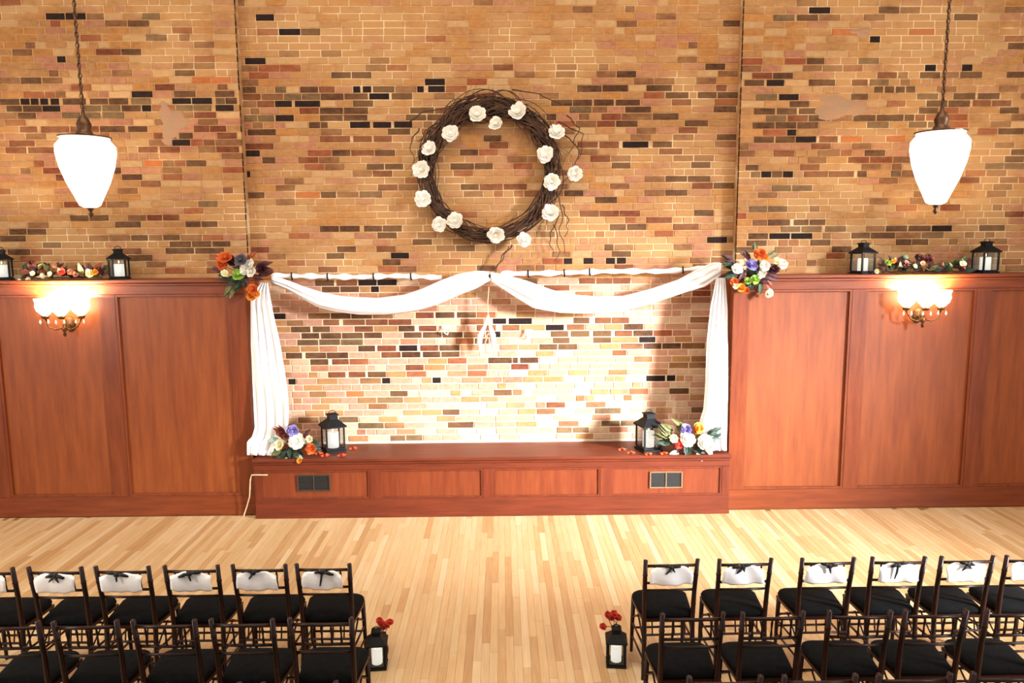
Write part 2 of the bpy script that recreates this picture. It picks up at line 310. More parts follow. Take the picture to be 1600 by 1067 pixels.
# ------------------------------------------------------------------ wainscot
YW = 8.48; ZS = 2.80
def frame(x0, x1, z0, z1, w, y0, y1, m=None):
    m = m or MB(); m.box(x0, x0+w, y0, y1, z0, z1, .003); m.box(x1-w, x1, y0, y1, z0, z1, .003)
    m.box(x0+w, x1-w, y0, y1, z0, z0+w, .003); m.box(x0+w, x1-w, y0, y1, z1-w, z1, .003); return m
def wainscot(name, X0, X1, edges, inner, label):
    yb = 8.86
    w = MB().box(X0, X1, YW+.045, yb-.001, 0, ZS-.04)
    w.box(min(inner, inner-.075*(1 if inner > 0 else -1)*-1), max(inner, inner-.075*(1 if inner > 0 else -1)*-1), yb-.001, 8.999, 0, ZS-.04)
    w = w.build(name, WOOD); w['kind'] = 'structure'; w['label'] = label
    zt, zb = 2.63, .245
    MB().box(X0, X1, YW, YW+.045, zt, ZS-.045, .004).build('top_rail', WOODH, w)
    MB().box(X0, X1, YW, YW+.045, .0, zb, .004).build('bottom_rail', WOODH, w)
    for a, b in edges['st']: MB().box(a, b, YW, YW+.045, zb+.001, zt-.001, .004).build('stile', WOOD2, w)
    for a, b in edges['pn']:
        p = MB().box(a+.001, b-.001, YW+.030, YW+.044, zb+.001, zt-.001).build('panel', WOOD, w)
        frame(a+.001, b-.001, zb+.001, zt-.001, .028, YW+.004, YW+.030).build('panel_moulding', WOOD2, w)
    s = MB().box(X0, X1, YW-.045, yb-.012, ZS-.04, ZS, .008)
    if inner < 0: s.box(X1-.07, X1+.02, yb-.012, 8.99, ZS-.04, ZS, .004)
    else: s.box(X0-.02, X0+.07, yb-.012, 8.99, ZS-.04, ZS, .004)
    s.build('shelf', WOODH, w)
    MB().box(X0, X1, YW-.022, YW, ZS-.075, ZS-.041, .008).build('cornice_moulding', WOODH, w)
    return w
wainscot('trim_1', -7.4, -2.79, dict(st=[(-2.96, -2.79), (-4.42, -4.27), (-5.81, -5.66), (-7.3, -7.1)], pn=[(-4.27, -2.96), (-5.66, -4.42), (-7.1, -5.81)]), -2.79, 'cherry wood panelled wainscot left of the alcove')
wainscot('trim_2', 2.82, 7.9, dict(st=[(2.82, 2.98), (4.20, 4.35), (5.65, 5.80), (7.1, 7.25)], pn=[(2.98, 4.20), (4.35, 5.65), (5.80, 7.1)]), 2.82, 'cherry wood panelled wainscot right of the alcove')
# ------------------------------------------------------------------ platform
PX0, PX1, YP = -2.75, 2.80, 8.36
PWD = mat('dark_cherry_wood', (142, 68, 36), .45, (118, 50, 26), 3.0, (5, 5, .5), bump=.06, coords='W', spec=.3, dim=.72)
PW2 = mat('dark_cherry_frame', (132, 58, 32), .45, (104, 42, 22), 3.2, (6, 6, .6), bump=.06, coords='W', spec=.3, dim=.7)
PWH = mat('dark_cherry_rail', (130, 56, 32), .45, (100, 42, 22), 3.2, (.6, 6, 6), bump=.06, coords='W', spec=.3, dim=.68)
pf = empty('platform', (0, YP, 0), 'long low cherry wood platform with panelled front below the brick alcove', 'platform')
MB().box(PX0, PX1, YP+.03, 8.995, 0, .675).build('body', PWD, pf)
MB().box(PX0-.01, PX1+.008, YP-.03, 8.993, .68, .72, .008).build('top_board', PWH, pf)
MB().box(PX0, PX1, YP-.012, YP+.03, .645, .679, .008).build('nosing_moulding', PWH, pf)
def ax(px, y=752): return at(px, y, YP).x
cuts = [(ax(405), ax(578)), (ax(592), ax(755)), (ax(771), ax(938)), (ax(955), ax(1128))]
zt, zb = .575, .225
MB().box(PX0, PX1, YP, YP+.03, zt, .644, .004).build('top_rail', PWH, pf)
MB().box(PX0, PX1, YP, YP+.03, 0, zb, .004).build('bottom_rail', PWH, pf)
MB().box(PX0-.006, PX1+.004, YP-.012, YP-.0005, 0, .06, .004).build('toe_moulding', PWH, pf)
ed = [PX0]+[e for c in cuts for e in c]+[PX1]
for i in range(0, len(ed), 2): MB().box(ed[i], ed[i+1], YP, YP+.03, zb+.001, zt-.001, .003).build('stile', PW2, pf)
for a, b in cuts:
    MB().box(a, b, YP+.018, YP+.029, zb, zt).build('panel', PWD, pf); frame(a, b, zb+.001, zt-.001, .022, YP+.004, YP+.018).build('panel_moulding', PW2, pf)
SLOT = mat('vent_dark_metal', (48, 44, 38), .5, (30, 28, 26), 20)
VFR = mat('vent_frame', (128, 100, 72), .5); VFR2 = mat('vent_bronze', (70, 50, 36), .5)
for px, py, fm, wd in ((490, 755, VFR2, .385), (1041, 750, VFR, .385)):
    c = at(px, py, YP); v = frame(c.x-wd/2, c.x+wd/2, c.z-.1, c.z+.1, .014, YP+.001, YP+.017).build('vent_grille', fm, pf)
    MB().box(c.x-.37/2, c.x+.37/2, YP+.013, YP+.0175, c.z-.09, c.z+.09).build('vent_back', RIB, v)
    MB().box(c.x-.006, c.x+.006, YP+.002, YP+.013, c.z-.086, c.z+.086).build('divider', fm, v)
    sl = MB()
    for k in range(9): sl.box(c.x-.178, c.x+.178, YP+.006, YP+.012, c.z-.08+k*.019, c.z-.074+k*.019)
    sl.build('slats', SLOT, v)
# cable
cb = MB(); P = [at(388+8, 744, 8.35)]
P = [at(418, 742, 8.34), at(393, 742, 8.34), at(391, 750, 8.34), at(390, 775, 8.36), at(386, 790, 8.40), at(380, 797, 8.42)]
P[-1].z = .008
tag(cb.tube(P, .008, 6).build('power_cable', mat('tan_cable', (226, 190, 150), .5)), 'thin pale cable running down the left end of the wooden platform to the floor', 'cable')
# ------------------------------------------------------------------ drapery
def lerp_poly(P, t):
    ds = [0]
    for a, b in zip(P, P[1:]): ds.append(ds[-1]+math.hypot(b[0]-a[0], b[1]-a[1]))
    d = t*ds[-1]
    for i in range(len(P)-1):
        if d <= ds[i+1]+1e-6:
            k = (d-ds[i])/max(1e-6, ds[i+1]-ds[i]); return (P[i][0]+(P[i+1][0]-P[i][0])*k, P[i][1]+(P[i+1][1]-P[i][1])*k)
    return P[-1]
def sheet(A, B, Y, nu, nv, amp, folds, belly=0, Yend=None, seed=0, taper=True):
    m = MB(); vs = []
    for i in range(nu+1):
        t = i/nu; a, b = lerp_poly(A, t), lerp_poly(B, t); Yc = Y+((Yend-Y)*t if Yend is not None else 0)
        for j in range(nv+1):
            s = j/nv; px, py = a[0]+(b[0]-a[0])*s, a[1]+(b[1]-a[1])*s
            am = amp*(sin(pi*t)**.5 if taper else 1)
            yy = Yc+am*(sin(2*pi*(folds*s+.35*sin(2.2*t+seed)))+.4*sin(2*pi*(folds*1.9*s+.6*t+seed)))-belly*sin(pi*s)*(.5+.5*sin(pi*t))
            vs.append(at(px, py, yy))
    fs = [(i*(nv+1)+j, i*(nv+1)+j+1, (i+1)*(nv+1)+j+1, (i+1)*(nv+1)+j) for i in range(nu) for j in range(nv)]
    return m.add(vs, fs)
U1 = [(424,431),(448,437),(471,446),(499,455),(533,462),(589,465),(631,460),(659,451),(688,438),(716,428),(744,423),(764,424)]
L1 = [(424,443),(448,453),(471,466),(496,480),(524,487),(561,492),(603,492),(631,489),(659,484),(688,475),(721,460),(744,451),(766,438)]
U2 = [(766,425),(778,427),(820,438),(862,453),(891,460),(933,463),(975,462),(1017,451),(1059,437),(1087,422),(1113,410),(1127,410)]
L2 = [(767,440),(806,465),(834,482),(877,489),(919,490),(947,489),(989,482),(1031,470),(1073,456),(1102,448),(1127,430)]
s1 = sheet(U1, L1, 8.72, 60, 18, .022, 3, .05, seed=1).build('white_swag', CLOTH, smooth=True, solid=.006)
tag(s1, 'white cloth swag draped across the left half of the alcove', 'drape', 'white swags over the alcove')
s2 = sheet(U2, L2, 8.72, 60, 18, .022, 3, .05, seed=3).build('white_swag', CLOTH, smooth=True, solid=.006)
tag(s2, 'white cloth swag draped across the right half of the alcove', 'drape', 'white swags over the alcove')
DA = [(408,442),(400,452),(392,470),(392,541),(395,610),(398,668),(394,682),(386,690),(386,711)]
DB = [(419,442),(420,451),(426,484),(437,535),(448,602),(451,639),(450,662),(447,690),(432,712)]
d1 = sheet(DA, DB, 8.50, 70, 30, .028, 4, .0, 8.40, 2, taper=False).build('white_drape', CLOTH, smooth=True, solid=.005)
tag(d1, 'white cloth drape hanging down the left side of the alcove and puddling on the platform', 'drape', 'white side drapes')
DA = [(1119,434),(1115,455),(1110,479),(1104,535),(1102,597),(1099,639),(1092,662),(1096,690),(1104,704)]
DB = [(1133,434),(1135,455),(1137,484),(1137,541),(1137,597),(1136,650),(1135,692),(1135,704)]
d2 = sheet(DA, DB, 8.62, 70, 30, .022, 4, .0, 8.43, 5, taper=False).build('white_drape', CLOTH, smooth=True, solid=.005)
tag(d2, 'white cloth drape hanging down the right side of the alcove', 'drape', 'white side drapes')
for A, nm, lab in (([(425,431),(500,432),(560,433),(620,431),(690,434)], 'wrapped_rod', 'white cloth wrapped rod above the left swag'), ([(782,428),(860,427),(950,424),(1040,424),(1112,418)], 'wrapped_rod', 'white cloth wrapped rod above the right swag')):
    rd = empty(nm, at(A[0][0], A[0][1], 8.86), lab, 'rod', 'white cloth wrapped rods')
    pts = []; rad = []
    for i in range(49):
        p = lerp_poly(A, i/48); pts.append(at(p[0], p[1], 8.86)); rad.append(.030+.008*sin(i*1.3)+.006*sin(i*.7))
    MB().tube(pts, rad, 10).build('cloth_wrap', CLOTH, rd, smooth=True)
    for t in ((.12, .33, .60, .82) if A[0][0] < 500 else (.13, .3, .42, .86)):
        p = lerp_poly(A, t); c = at(p[0], p[1], 8.86)
        MB().tube([c+Vector((0, -.03, .045)), c+Vector((0, -.045, 0)), c+Vector((.006, -.03, -.045))], .009, 6).build('clip', BLACKM, rd)
    a, b = pts[0], pts[-1]
    for q in (pts[3], pts[-4]): MB().tube([q, Vector((q.x, 9.0, q.z))], .008, 6).build('bracket', BLACKM, rd)
# hanging ornament beneath swag joint
orn = empty('hanging_ornament', at(763, 440, 8.80), 'small white tasselled ornament on a cord below the meeting of the swags', 'ornament')
MB().tube([at(765, 438, 8.80), at(762, 470, 8.80), at(763, 500, 8.80)], .006, 6).build('cord', mat('cream_cord', (214, 186, 150), .8), orn)
for dx, q in ((-14, 0), (8, 1)):
    MB().tube([at(763, 492, 8.80), at(763+dx*.4, 510, 8.79), at(763+dx*.9, 524, 8.79), at(763+dx*1.0, 536, 8.79), at(763+dx, 544, 8.79)], [.008, .02, .034, .03, .01], 8).build('tassel', CLOTH, orn, smooth=True)
MB().tube([at(763, 520, 8.78), at(758, 536, 8.78), at(760, 552, 8.78)], .008, 6).build('tail', PCOL['blush'], orn)
MB().tube([at(764, 520, 8.78), at(770, 540, 8.78)], .008, 6).build('tail', PCOL['blush'], orn)
pg = empty('support_peg', at(765, 432, 8.99), 'small dark peg in the brick holding the joined ends of the two swags', 'hook'); c = at(765, 433, 8.72)
MB().tube([Vector((c.x, 9.01, c.z)), Vector((c.x, 8.70, c.z)), Vector((c.x, 8.685, c.z+.03))], .010, 8).build('peg', BLACKM, pg)
MB().lathe([(0, -.02), (.03, -.02), (.03, .0), (0, .0)], 12, (c.x, 8.99, c.z)).build('boss', BLACKM, pg)
for px, py, lab in ((697, 516, 'small white hook fitting on the alcove brick left of the hanging ornament'), (826, 522, 'small white hook fitting on the alcove brick right of the hanging ornament')):
    h = empty('wall_hook', at(px, py, 8.99), lab, 'hook'); c = at(px, py, 8.99)
    MB().box(c.x-.05, c.x+.05, 8.965, 8.992, c.z+.02, c.z+.06, .006).build('plate', CLOTH, h)
    MB().tube([c+Vector((-.02, -.03, .03)), c+Vector((-.02, -.06, -.02)), c+Vector((.02, -.05, -.05)), c+Vector((.03, -.03, -.01))], .008, 6).build('hook', CLOTH, h)
# ------------------------------------------------------------------ plants
def petal(m, c, ax, up, L, Wd, cup, mi=0):
    """curved petal from c along ax, leaning up"""
    ax = ax.normalized(); up = up.normalized(); sd = ax.cross(up)
    vs = []
    for i in range(4):
        t = i/3; w = Wd*(.35, 1, .95, .35)[i]
        for j in (-1, 0, 1):
            vs.append(c+ax*L*(t-.12*cup*t*t)+up*(L*cup*t*t+abs(j)*w*.35*cup)+sd*(w*.5*j))
    m.add(vs, [(i*3+j, i*3+j+1, (i+1)*3+j+1, (i+1)*3+j) for i in range(3) for j in range(2)], mi)
def blossom(m, c, r, n, rr, face=(0, -1, .35)):
    """layered cupped bloom facing outward"""
    f = (Vector(face)+Vector((rr.uniform(-.35, .35), 0, rr.uniform(-.3, .3)))).normalized()
    a = f.orthogonal().normalized(); b = f.cross(a)
    for ly, (k, cup, num) in enumerate(((1.0, .35, 7), (.8, .7, 6), (.55, 1.2, 5), (.3, 2.0, 4))):
        o = rr.uniform(0, 6)
        for i in range(num):
            an = o+2*pi*i/num+rr.uniform(-.15, .15); d = a*cos(an)+b*sin(an)
            petal(m, c-f*r*.25, d+f*.12*ly, f, r*k*rr.uniform(.88, 1.1), r*k*1.05, cup)
    m.lathe([(.0, -.25*r), (.28*r, -.1*r), (.3*r, .12*r), (.15*r, .3*r), (0, .33*r)], 8, c)
    return m
def leafm(m, c, d, L, Wd, rr, curl=.3):
    d = d.normalized(); up = Vector((0, -1, .3)); up = (up-d*up.dot(d)).normalized(); sd = d.cross(up); vs = []
    for i in range(5):
        t = i/4; w = Wd*(.08, .8, 1, .6, .03)[i]
        for j in (-1, 0, 1): vs.append(c+d*L*t+up*(-curl*L*t*t+(abs(j)*w*.3))+sd*w*.5*j)
    m.add(vs, [(i*3+j, i*3+j+1, (i+1)*3+j+1, (i+1)*3+j) for i in range(4) for j in range(2)])
    return m
def arrangement(label, items, leaves, Y, anchor, seed, group=None, name='floral_arrangement', lsize=.11, base=True):
    rr = random.Random(seed); root = empty(name, at(anchor[0], anchor[1], Y), label, 'flowers', group)
    c0 = at(anchor[0], anchor[1], Y)
    if base:
        MB().lathe([(0, -.05), (.06, -.04), (.075, 0), (.06, .04), (0, .05)], 10, (c0.x, c0.y+.02, c0.z)).build('foam_base', LEAF['dark'], root, smooth=True)
        for k in range(7):
            it = items[k % len(items)]; p = at(it[0], it[1], Y-.03)
            MB().tube([c0, (c0+p)/2+Vector((0, -.02, 0)), p], .004, 5).build('stem', LEAF['mid'], root)
    for x, y, r, c in items:
        p = at(x, y, Y-.06-rr.uniform(0, .05))
        blossom(MB(), p, r/132.0, 6, rr).build('flower', PCOL[c], root, smooth=True)
    for x, y, c, n, sz in leaves:
        p = at(x, y, Y-.03)
        for k in range(n):
            d = Vector((p.x-c0.x+rr.uniform(-.08, .08), -.05+rr.uniform(-.05, .03), p.z-c0.z+rr.uniform(-.08, .08)))
            leafm(MB(), p-d.normalized()*sz*.5+Vector((rr.uniform(-.03, .03), rr.uniform(-.02, .01), rr.uniform(-.03, .03))), d, sz*rr.uniform(.8, 1.3), sz*rr.uniform(.35, .55), rr).build('leaf', LEAF[c], root, smooth=True)
    return root
G = 'corner flower arrangements'
arrangement('flower cluster with orange leaves, lime and white blooms at top left corner of the alcove', [(352,402,10,'orange'),(346,414,8,'orange'),(376,406,10,'grey'),(389,413,9,'white'),(392,424,9,'white'),(382,422,9,'white'),(372,429,10,'green'),(351,427,6,'cream'),(395,452,9,'orange'),(393,463,8,'yellow'),(401,460,6,'yellow'),(362,409,8,'burgundy'),(408,420,9,'burgundy')],
    [(345,405,'orange',4,.12),(341,420,'wine',3,.1),(362,408,'wine',3,.11),(410,412,'wine',5,.13),(414,424,'wine',6,.13),(376,418,'wine',4,.12),(385,440,'wine',4,.12),(350,432,'dark',4,.1),(404,432,'wine',3,.1),(362,438,'dark',5,.13),(372,445,'dark',5,.13),(360,455,'olive',3,.12),(362,463,'silver',1,.1),(392,397,'rust',3,.1),(380,438,'dark',4,.1)], 8.42, (382,428), 11, G)
arrangement('flower cluster with lavender, orange and white blooms at top right corner of the alcove', [(1152,420,9,'white'),(1158,410,5,'cream'),(1174,414,10,'lavender'),(1187,397,10,'orange'),(1194,402,7,'yellow'),(1195,416,9,'white'),(1190,427,8,'white'),(1223,413,8,'white'),(1214,408,6,'cream'),(1180,437,8,'green'),(1168,439,6,'green'),(1147,441,7,'orange'),(1158,450,8,'yellow'),(1166,454,6,'orange'),(1150,447,5,'cream'),(1201,459,6,'cream'),(1208,421,9,'burgundy')],
    [(1135,402,'wine',4,.13),(1140,415,'dark',4,.13),(1145,430,'dark',4,.12),(1165,402,'wine',4,.12),(1208,420,'wine',6,.14),(1195,436,'wine',4,.12),(1170,446,'dark',4,.12),(1187,447,'mid',3,.12),(1201,455,'silver',2,.09),(1178,385,'olive',3,.1),(1207,396,'olive',3,.11),(1205,445,'rust',2,.11),(1184,420,'dark',5,.13),(1160,430,'wine',5,.12),(1206,432,'wine',4,.12)], 8.42, (1176,424), 12, G)
G = 'platform flower arrangements'
arrangement('flower arrangement with one large white rose at left end of the platform', [(463,690,14,'white'),(436,695,9,'cream'),(457,673,10,'lavender'),(439,675,9,'brown'),(446,681,7,'brown'),(486,701,9,'orange'),(483,686,6,'cream'),(468,719,5,'yellow')],
    [(427,690,'silver',4,.12),(432,704,'olive',4,.12),(440,710,'dark',5,.13),(455,708,'dark',5,.13),(466,710,'dark',4,.12),(450,719,'silver',2,.11),(472,711,'silver',2,.1),(476,678,'wine',3,.1),(492,693,'dark',4,.12),(487,700,'rust',3,.1),(498,702,'dark',3,.1),(435,668,'rust',3,.09)], 8.40, (458,690), 13, G)
arrangement('flower arrangement with two large white roses and orange bloom at right end of the platform', [(1074,686,13,'white'),(1101,690,13,'white'),(1072,671,9,'lavender'),(1092,669,9,'yellow'),(1089,673,6,'orange'),(1061,694,8,'red'),(1053,685,7,'cream'),(1108,700,7,'white')],
    [(1115,675,'dark',4,.12),(1119,682,'dark',3,.1),(1095,701,'dark',5,.13),(1075,704,'dark',5,.13),(1060,700,'wine',4,.11),(1055,711,'silver',2,.12),(1092,713,'silver',3,.11),(1110,711,'silver',2,.12),(1040,690,'dark',5,.13),(1042,672,'olive',6,.16),(1060,665,'olive',4,.14),(1034,680,'olive',4,.13),(1117,697,'silver',3,.1)], 8.40, (1080,689), 14, G)
def garland(label, pts, cols, n, seed, fl, Y=8.56, z=ZS):
    rr = random.Random(seed); a = at(pts[0], 430, Y); b = at(pts[1], 430, Y)
    root = empty('leaf_garland', ((a.x+b.x)/2, Y, z), label, 'garland', 'leaf garlands on the panelling shelf')
    P = [Vector((a.x+(b.x-a.x)*i/16, Y+.03*sin(i*1.1), z+.018+.006*(i % 2))) for i in range(17)]
    MB().tube(P, .008, 6).build('stem', TWIG, root)
    for k in range(n):
        t = rr.random(); p = Vector((a.x+(b.x-a.x)*t, Y+rr.uniform(-.04, .04), z+.02+rr.uniform(0, .08+.05*sin(t*7))))
        d = Vector((rr.uniform(-1, 1), rr.uniform(-.5, .15), rr.uniform(.1, 1.0)))
        leafm(MB(), p, d, rr.uniform(.08, .15), rr.uniform(.04, .07), rr, rr.uniform(0, .25)).build('leaf', LEAF[rr.choice(cols)], root, smooth=True)
    for x, y, r, c in fl: blossom(MB(), at(x, y, Y-.08), r/132, 5, rr).build('flower', PCOL[c], root, smooth=True)
garland('garland of wine red and brown autumn leaves on left shelf between the lanterns', (30, 162), ['wine', 'wine', 'rust', 'wine', 'dark', 'olive'], 84, 21, [(51,427,4,'cream'),(66,431,4,'cream'),(85,415,4,'blush'),(110,425,5,'blush'),(140,427,7,'cream'),(148,425,5,'yellow'),(78,428,4,'cream'),(44,437,4,'cream'),(30,438,3,'cream'),(118,429,4,'blush'),(96,424,6,'red')])
garland('garland of dark green and wine leaves on right shelf between two lanterns', (1378, 1510), ['dark', 'dark', 'mid', 'wine', 'olive', 'wine'], 84, 22, [(1388,411,5,'green'),(1396,408,4,'yellow'),(1442,411,4,'blush'),(1430,416,4,'cream'),(1505,412,5,'cream'),(1370,424,4,'cream'),(1413,413,6,'burgundy'),(1450,405,8,'burgundy'),(1436,403,7,'burgundy'),(1503,419,6,'burgundy')])
lr = random.Random(5)
for i, (x, y, lab) in enumerate(((498,709,'orange leaf lying on the platform just left of the left lantern'),(508,712,'orange leaf lying in front of the left platform lantern'),(534,712,'orange leaf lying front right of the left platform lantern'),(552,701,'orange leaf lying on the platform right of the left lantern'),
        (972,703,'orange leaf lying farthest left of the right platform lantern'),(986,708,'orange leaf lying just left of the right platform lantern'),(1014,712,'orange leaf lying in front of the right platform lantern'),(1037,709,'orange leaf lying between right lantern and right flowers'))):
    c = at(x, y, 8.5); c = CAM+(c-CAM)*((.725-CAM.z)/(c.z-CAM.z)); m = MB(); c.y = max(c.y, 8.36)
    for k in range(5):
        an = k*1.25+lr.uniform(-.2, .2); d = Vector((cos(an), sin(an), .25)); leafm(m, c, d, .055, .03, lr, .1)
    tag(m.build('autumn_leaf', LEAF['orange'], None), lab, 'leaf', 'loose autumn leaves on the platform')
# ------------------------------------------------------------------ wreath
WC = at(765, 268, 8.90); R0 = .735
wr = empty('wreath', WC, 'large round grapevine wreath with white blossoms on the brick wall', 'wreath')
rw = random.Random(9); V = MB()
def ringpt(ph, r, dy): return Vector((WC.x+r*cos(ph), 8.90-dy, WC.z+r*sin(ph)))
for k in range(66):
    p0 = rw.uniform(0, 2*pi); span = rw.uniform(1.6, 5.5); n = int(span*13); kk = rw.uniform(2, 5); ph = rw.uniform(0, 6); am = rw.uniform(.015, .095); ro = rw.gauss(0, .03); rt = rw.uniform(.004, .0095)
    pts = []
    for i in range(n):
        q = p0+span*i/(n-1); topf = 1+.5*max(0, sin(q)); a2 = am*topf
        pts.append(ringpt(q, R0+ro+a2*cos(kk*q+ph)+.02*sin(q*7+ph), .045+.045*sin(kk*q+ph)))
    V.tube(pts, [rt*(1 if 1 < i < n-2 else .4) for i in range(n)], 5)
for k in range(40):
    p0 = rw.uniform(.15, 1.9); span = rw.uniform(.7, 1.6); n = 16; kk = rw.uniform(1.5, 3.5); ph = rw.uniform(0, 6); ro = rw.uniform(-.05, .17); pts = []
    for i in range(n):
        t = i/(n-1); q = p0+span*t; pts.append(ringpt(q, R0+ro*sin(pi*t)+.05*sin(kk*q+ph)*sin(pi*t), .05+.05*sin(kk*q+ph)))
    V.tube(pts, [rw.uniform(.004, .008)]*n, 5)
o = V.build('vine', TWIG, wr, smooth=True); o['kind'] = 'stuff'
for k in range(46):
    q = rw.uniform(0, 2*pi) if k > 16 else rw.uniform(.2, 2.9); s = rw.choice([-1, 1]); L = rw.uniform(.2, .55); pts = []
    out = rw.uniform(.05, .26)
    for i in range(9):
        t = i/8; pts.append(ringpt(q+s*t*L/R0, R0+rw.uniform(-.004, .004)+out*t*t, .06+.03*sin(t*3+k)))
    MB().tube(pts, [.0065*(1-.75*i/8) for i in range(9)], 5).build('twig', TWIG, wr, smooth=True)
for P in ([(868,300),(880,330),(874,360),(884,395)],[(872,330),(868,360),(874,392),(868,408)],[(878,320),(888,345),(884,370)],[(865,350),(858,375),(866,400)],[(800,382),(786,402),(776,420),(768,434)],[(795,385),(782,405),(768,436)],[(655,200),(640,225),(648,255)],[(690,190),(668,200),(655,222)],[(880,210),(905,230),(898,265),(880,285)],[(872,190),(912,210),(905,250)],[(740,150),(720,165),(690,172)],[(800,140),(840,146),(880,165)],[(885,180),(905,200),(890,240)],[(640,190),(660,175),(690,170),(730,158)]):
    pts = [lerp_poly(P, i/10) for i in range(11)]
    MB().tube([at(p[0]+2*sin(i*1.7), p[1], 8.86) for i, p in enumerate(pts)], [.008*(1-.5*i/10) for i in range(11)], 5).build('twig', TWIG, wr, smooth=True)
for x, y, r in ((745,178,13),(775,193,11),(809,174,14),(704,208,13),(671,232,12),(658,265,13),(661,311,13),(711,345,13),(686,351,12),(775,367,13),(819,375,12),(870,206,13),(852,242,13),(862,284,13),(898,272,12),(861,332,14)):
    f = MB(); blossom(f, at(x, y, 8.78), r/139*1.12, 6, rw, (0, -1, .2)); f.build('flower', PET, wr, smooth=True)
# ------------------------------------------------------------------ lanterns
def lantern(x, y, z, w, h, label, group, rot=.35, candle_label=None, roof=1.0):
    t = empty('lantern', (0, 0, 0), label, 'lantern', group); b = h*.09; bt = h*.62; p = w*.42
    MB().box(-w/2, w/2, -w/2, w/2, 0, b*.55, .003).box(-p-.004, p+.004, -p-.004, p+.004, b*.55, b, .002).build('base', BLACKM, t)
    for sx in (-1, 1):
        for sy in (-1, 1): MB().box(sx*p-.009, sx*p+.009, sy*p-.009, sy*p+.009, b, bt, .001).build('post', BLACKM, t)
    for ax_ in range(4):
        m = MB()
        if ax_ < 2: yy = p*(-1 if ax_ == 0 else 1); m.box(-p+.009, p-.009, yy-.0012, yy+.0012, b, bt)
        else: xx = p*(-1 if ax_ == 2 else 1); m.box(xx-.0012, xx+.0012, -p+.009, p-.009, b, bt)
        m.build('pane', GLASS, t)
    def ring4(m, prof):
        vs = []
        for q, zz in prof: vs += [(-q, -q, zz), (q, -q, zz), (q, q, zz), (-q, q, zz)]
        fs = [(k*4+j, k*4+(j+1) % 4, (k+1)*4+(j+1) % 4, (k+1)*4+j) for k in range(len(prof)-1) for j in range(4)]
        return m.add(vs, fs+[(3, 2, 1, 0), tuple((len(prof)-1)*4+j for j in range(4))])
    ring4(MB(), [(w*.46, bt), (w*.54, bt+h*.01), (w*.54, bt+h*.04), (w*.42, bt+h*.10), (w*.26, bt+h*.18), (w*.22, bt+h*.20)]).build('roof', BLACKM, t)
    ring4(MB(), [(w*.20, bt+h*.20), (w*.20, bt+h*.29), (w*.25, bt+h*.30), (w*.25, bt+h*.325), (w*.10, bt+h*.35)]).build('chimney', BLACKM, t)
    MB().tube([(w*.16*cos(a), 0, bt+h*.36+w*.16*sin(a)*.7) for a in [pi*2*i/14 for i in range(15)]], .004, 6).build('handle', BLACKM, t)
    t.location = (x, y, z); t.rotation_euler = (0, 0, rot)
    if candle_label:
        c = empty('pillar_candle', (0, 0, 0), candle_label, 'candle', 'pillar candles in lanterns'); r = w*.27; hh = (bt-b)*.74
        MB().lathe([(0, 0), (r, 0), (r, hh-.004), (r*.92, hh), (r*.5, hh-.006), (0, hh-.008)], 18).build('wax', WAX, c, smooth=True)
        MB().tube([(0, 0, hh-.008), (.001, 0, hh+.012)], .0015, 5).build('wick', RIB, c)
        MB().lathe([(0, hh+.006), (.006, hh+.014), (.007, hh+.022), (.003, hh+.036), (0, hh+.044)], 8).build('flame', FLAME, c, smooth=True)
        c.location = (x, y, z+b+.0005)
    return t
def onz(px, py, z):
    d = at(px, py, 5)-CAM; return CAM+d*((z-CAM.z)/d.z)
a = onz(520, 705, .72); lantern(a.x, a.y+.04, .72, .25, .475, 'black metal lantern beside the flowers at left end of the platform', 'platform lanterns', .5, 'white pillar candle inside the left platform lantern')
a = onz(1014, 704, .72); lantern(a.x, a.y+.04, .72, .25, .475, 'black metal lantern beside the flowers at right end of the platform', 'platform lanterns', .3, 'white pillar candle inside the right platform lantern')
SL = 'lanterns on the panelling shelf'
for px, lab, cl, rot, s in ((187, 'black lantern on left shelf, at right end of the wine red garland', 'white candle inside the lantern right of the wine red garland', .25, 1), (4, 'black lantern cut off by left edge of the photo, on left shelf', 'white candle inside the lantern at the far left edge', .4, 1), (1347, 'black lantern on right shelf, at left end of the green garland', 'white candle inside the lantern left of the green garland', .3, 1.04), (1538, 'black lantern on right shelf, at right end of the green garland', 'white candle inside the lantern right of the green garland', .1, 1.06)):
    a = at(px, 430, 8.62); lantern(a.x, 8.62, ZS, .20*s, .36*s, lab, SL, rot, cl)
for px, py, lab, cl, rl, sp in ((588, 1046, 'black lantern on the floor at left edge of the aisle', 'white candle inside the left aisle lantern', 'spray of red blossoms standing behind the left aisle lantern', [(596,974),(604,976),(600,979),(593,970),(609,972)]), (964, 1042, 'black lantern on the floor at right edge of the aisle', 'white candle inside the right aisle lantern', 'spray of red blossoms standing behind the right aisle lantern', [(950,961),(960,959),(966,965),(942,979),(955,965)])):
    a = onz(px, py, 0); lantern(a.x, a.y+.05, 0, 0.150, .305, lab, 'floor lanterns beside the aisle', .08 if px < 700 else -.1, cl)
    sy = a.y+.22; root = empty('flower_spray', (a.x+.02, sy, 0), rl, 'flowers', 'red flower sprays behind the aisle lanterns')
    MB().lathe([(0, 0), (.035, 0), (.04, .04), (.028, .10), (.022, .15), (.026, .17)], 14, (a.x+.02, sy, 0)).build('vase', BLACKM, root, smooth=True)
    for k, (qx, qy) in enumerate(sp):
        q = at(qx, qy, sy); base = Vector((a.x+.02, sy, .15))
        MB().tube([base, (base+q)/2+Vector((.01*k-.02, 0, .03)), q], .003, 5).build('stem', LEAF['rust'], root)
        blossom(MB(), q, .032, 5, lr, (0, -.6, .8)).build('flower', PCOL['red'], root, smooth=True)
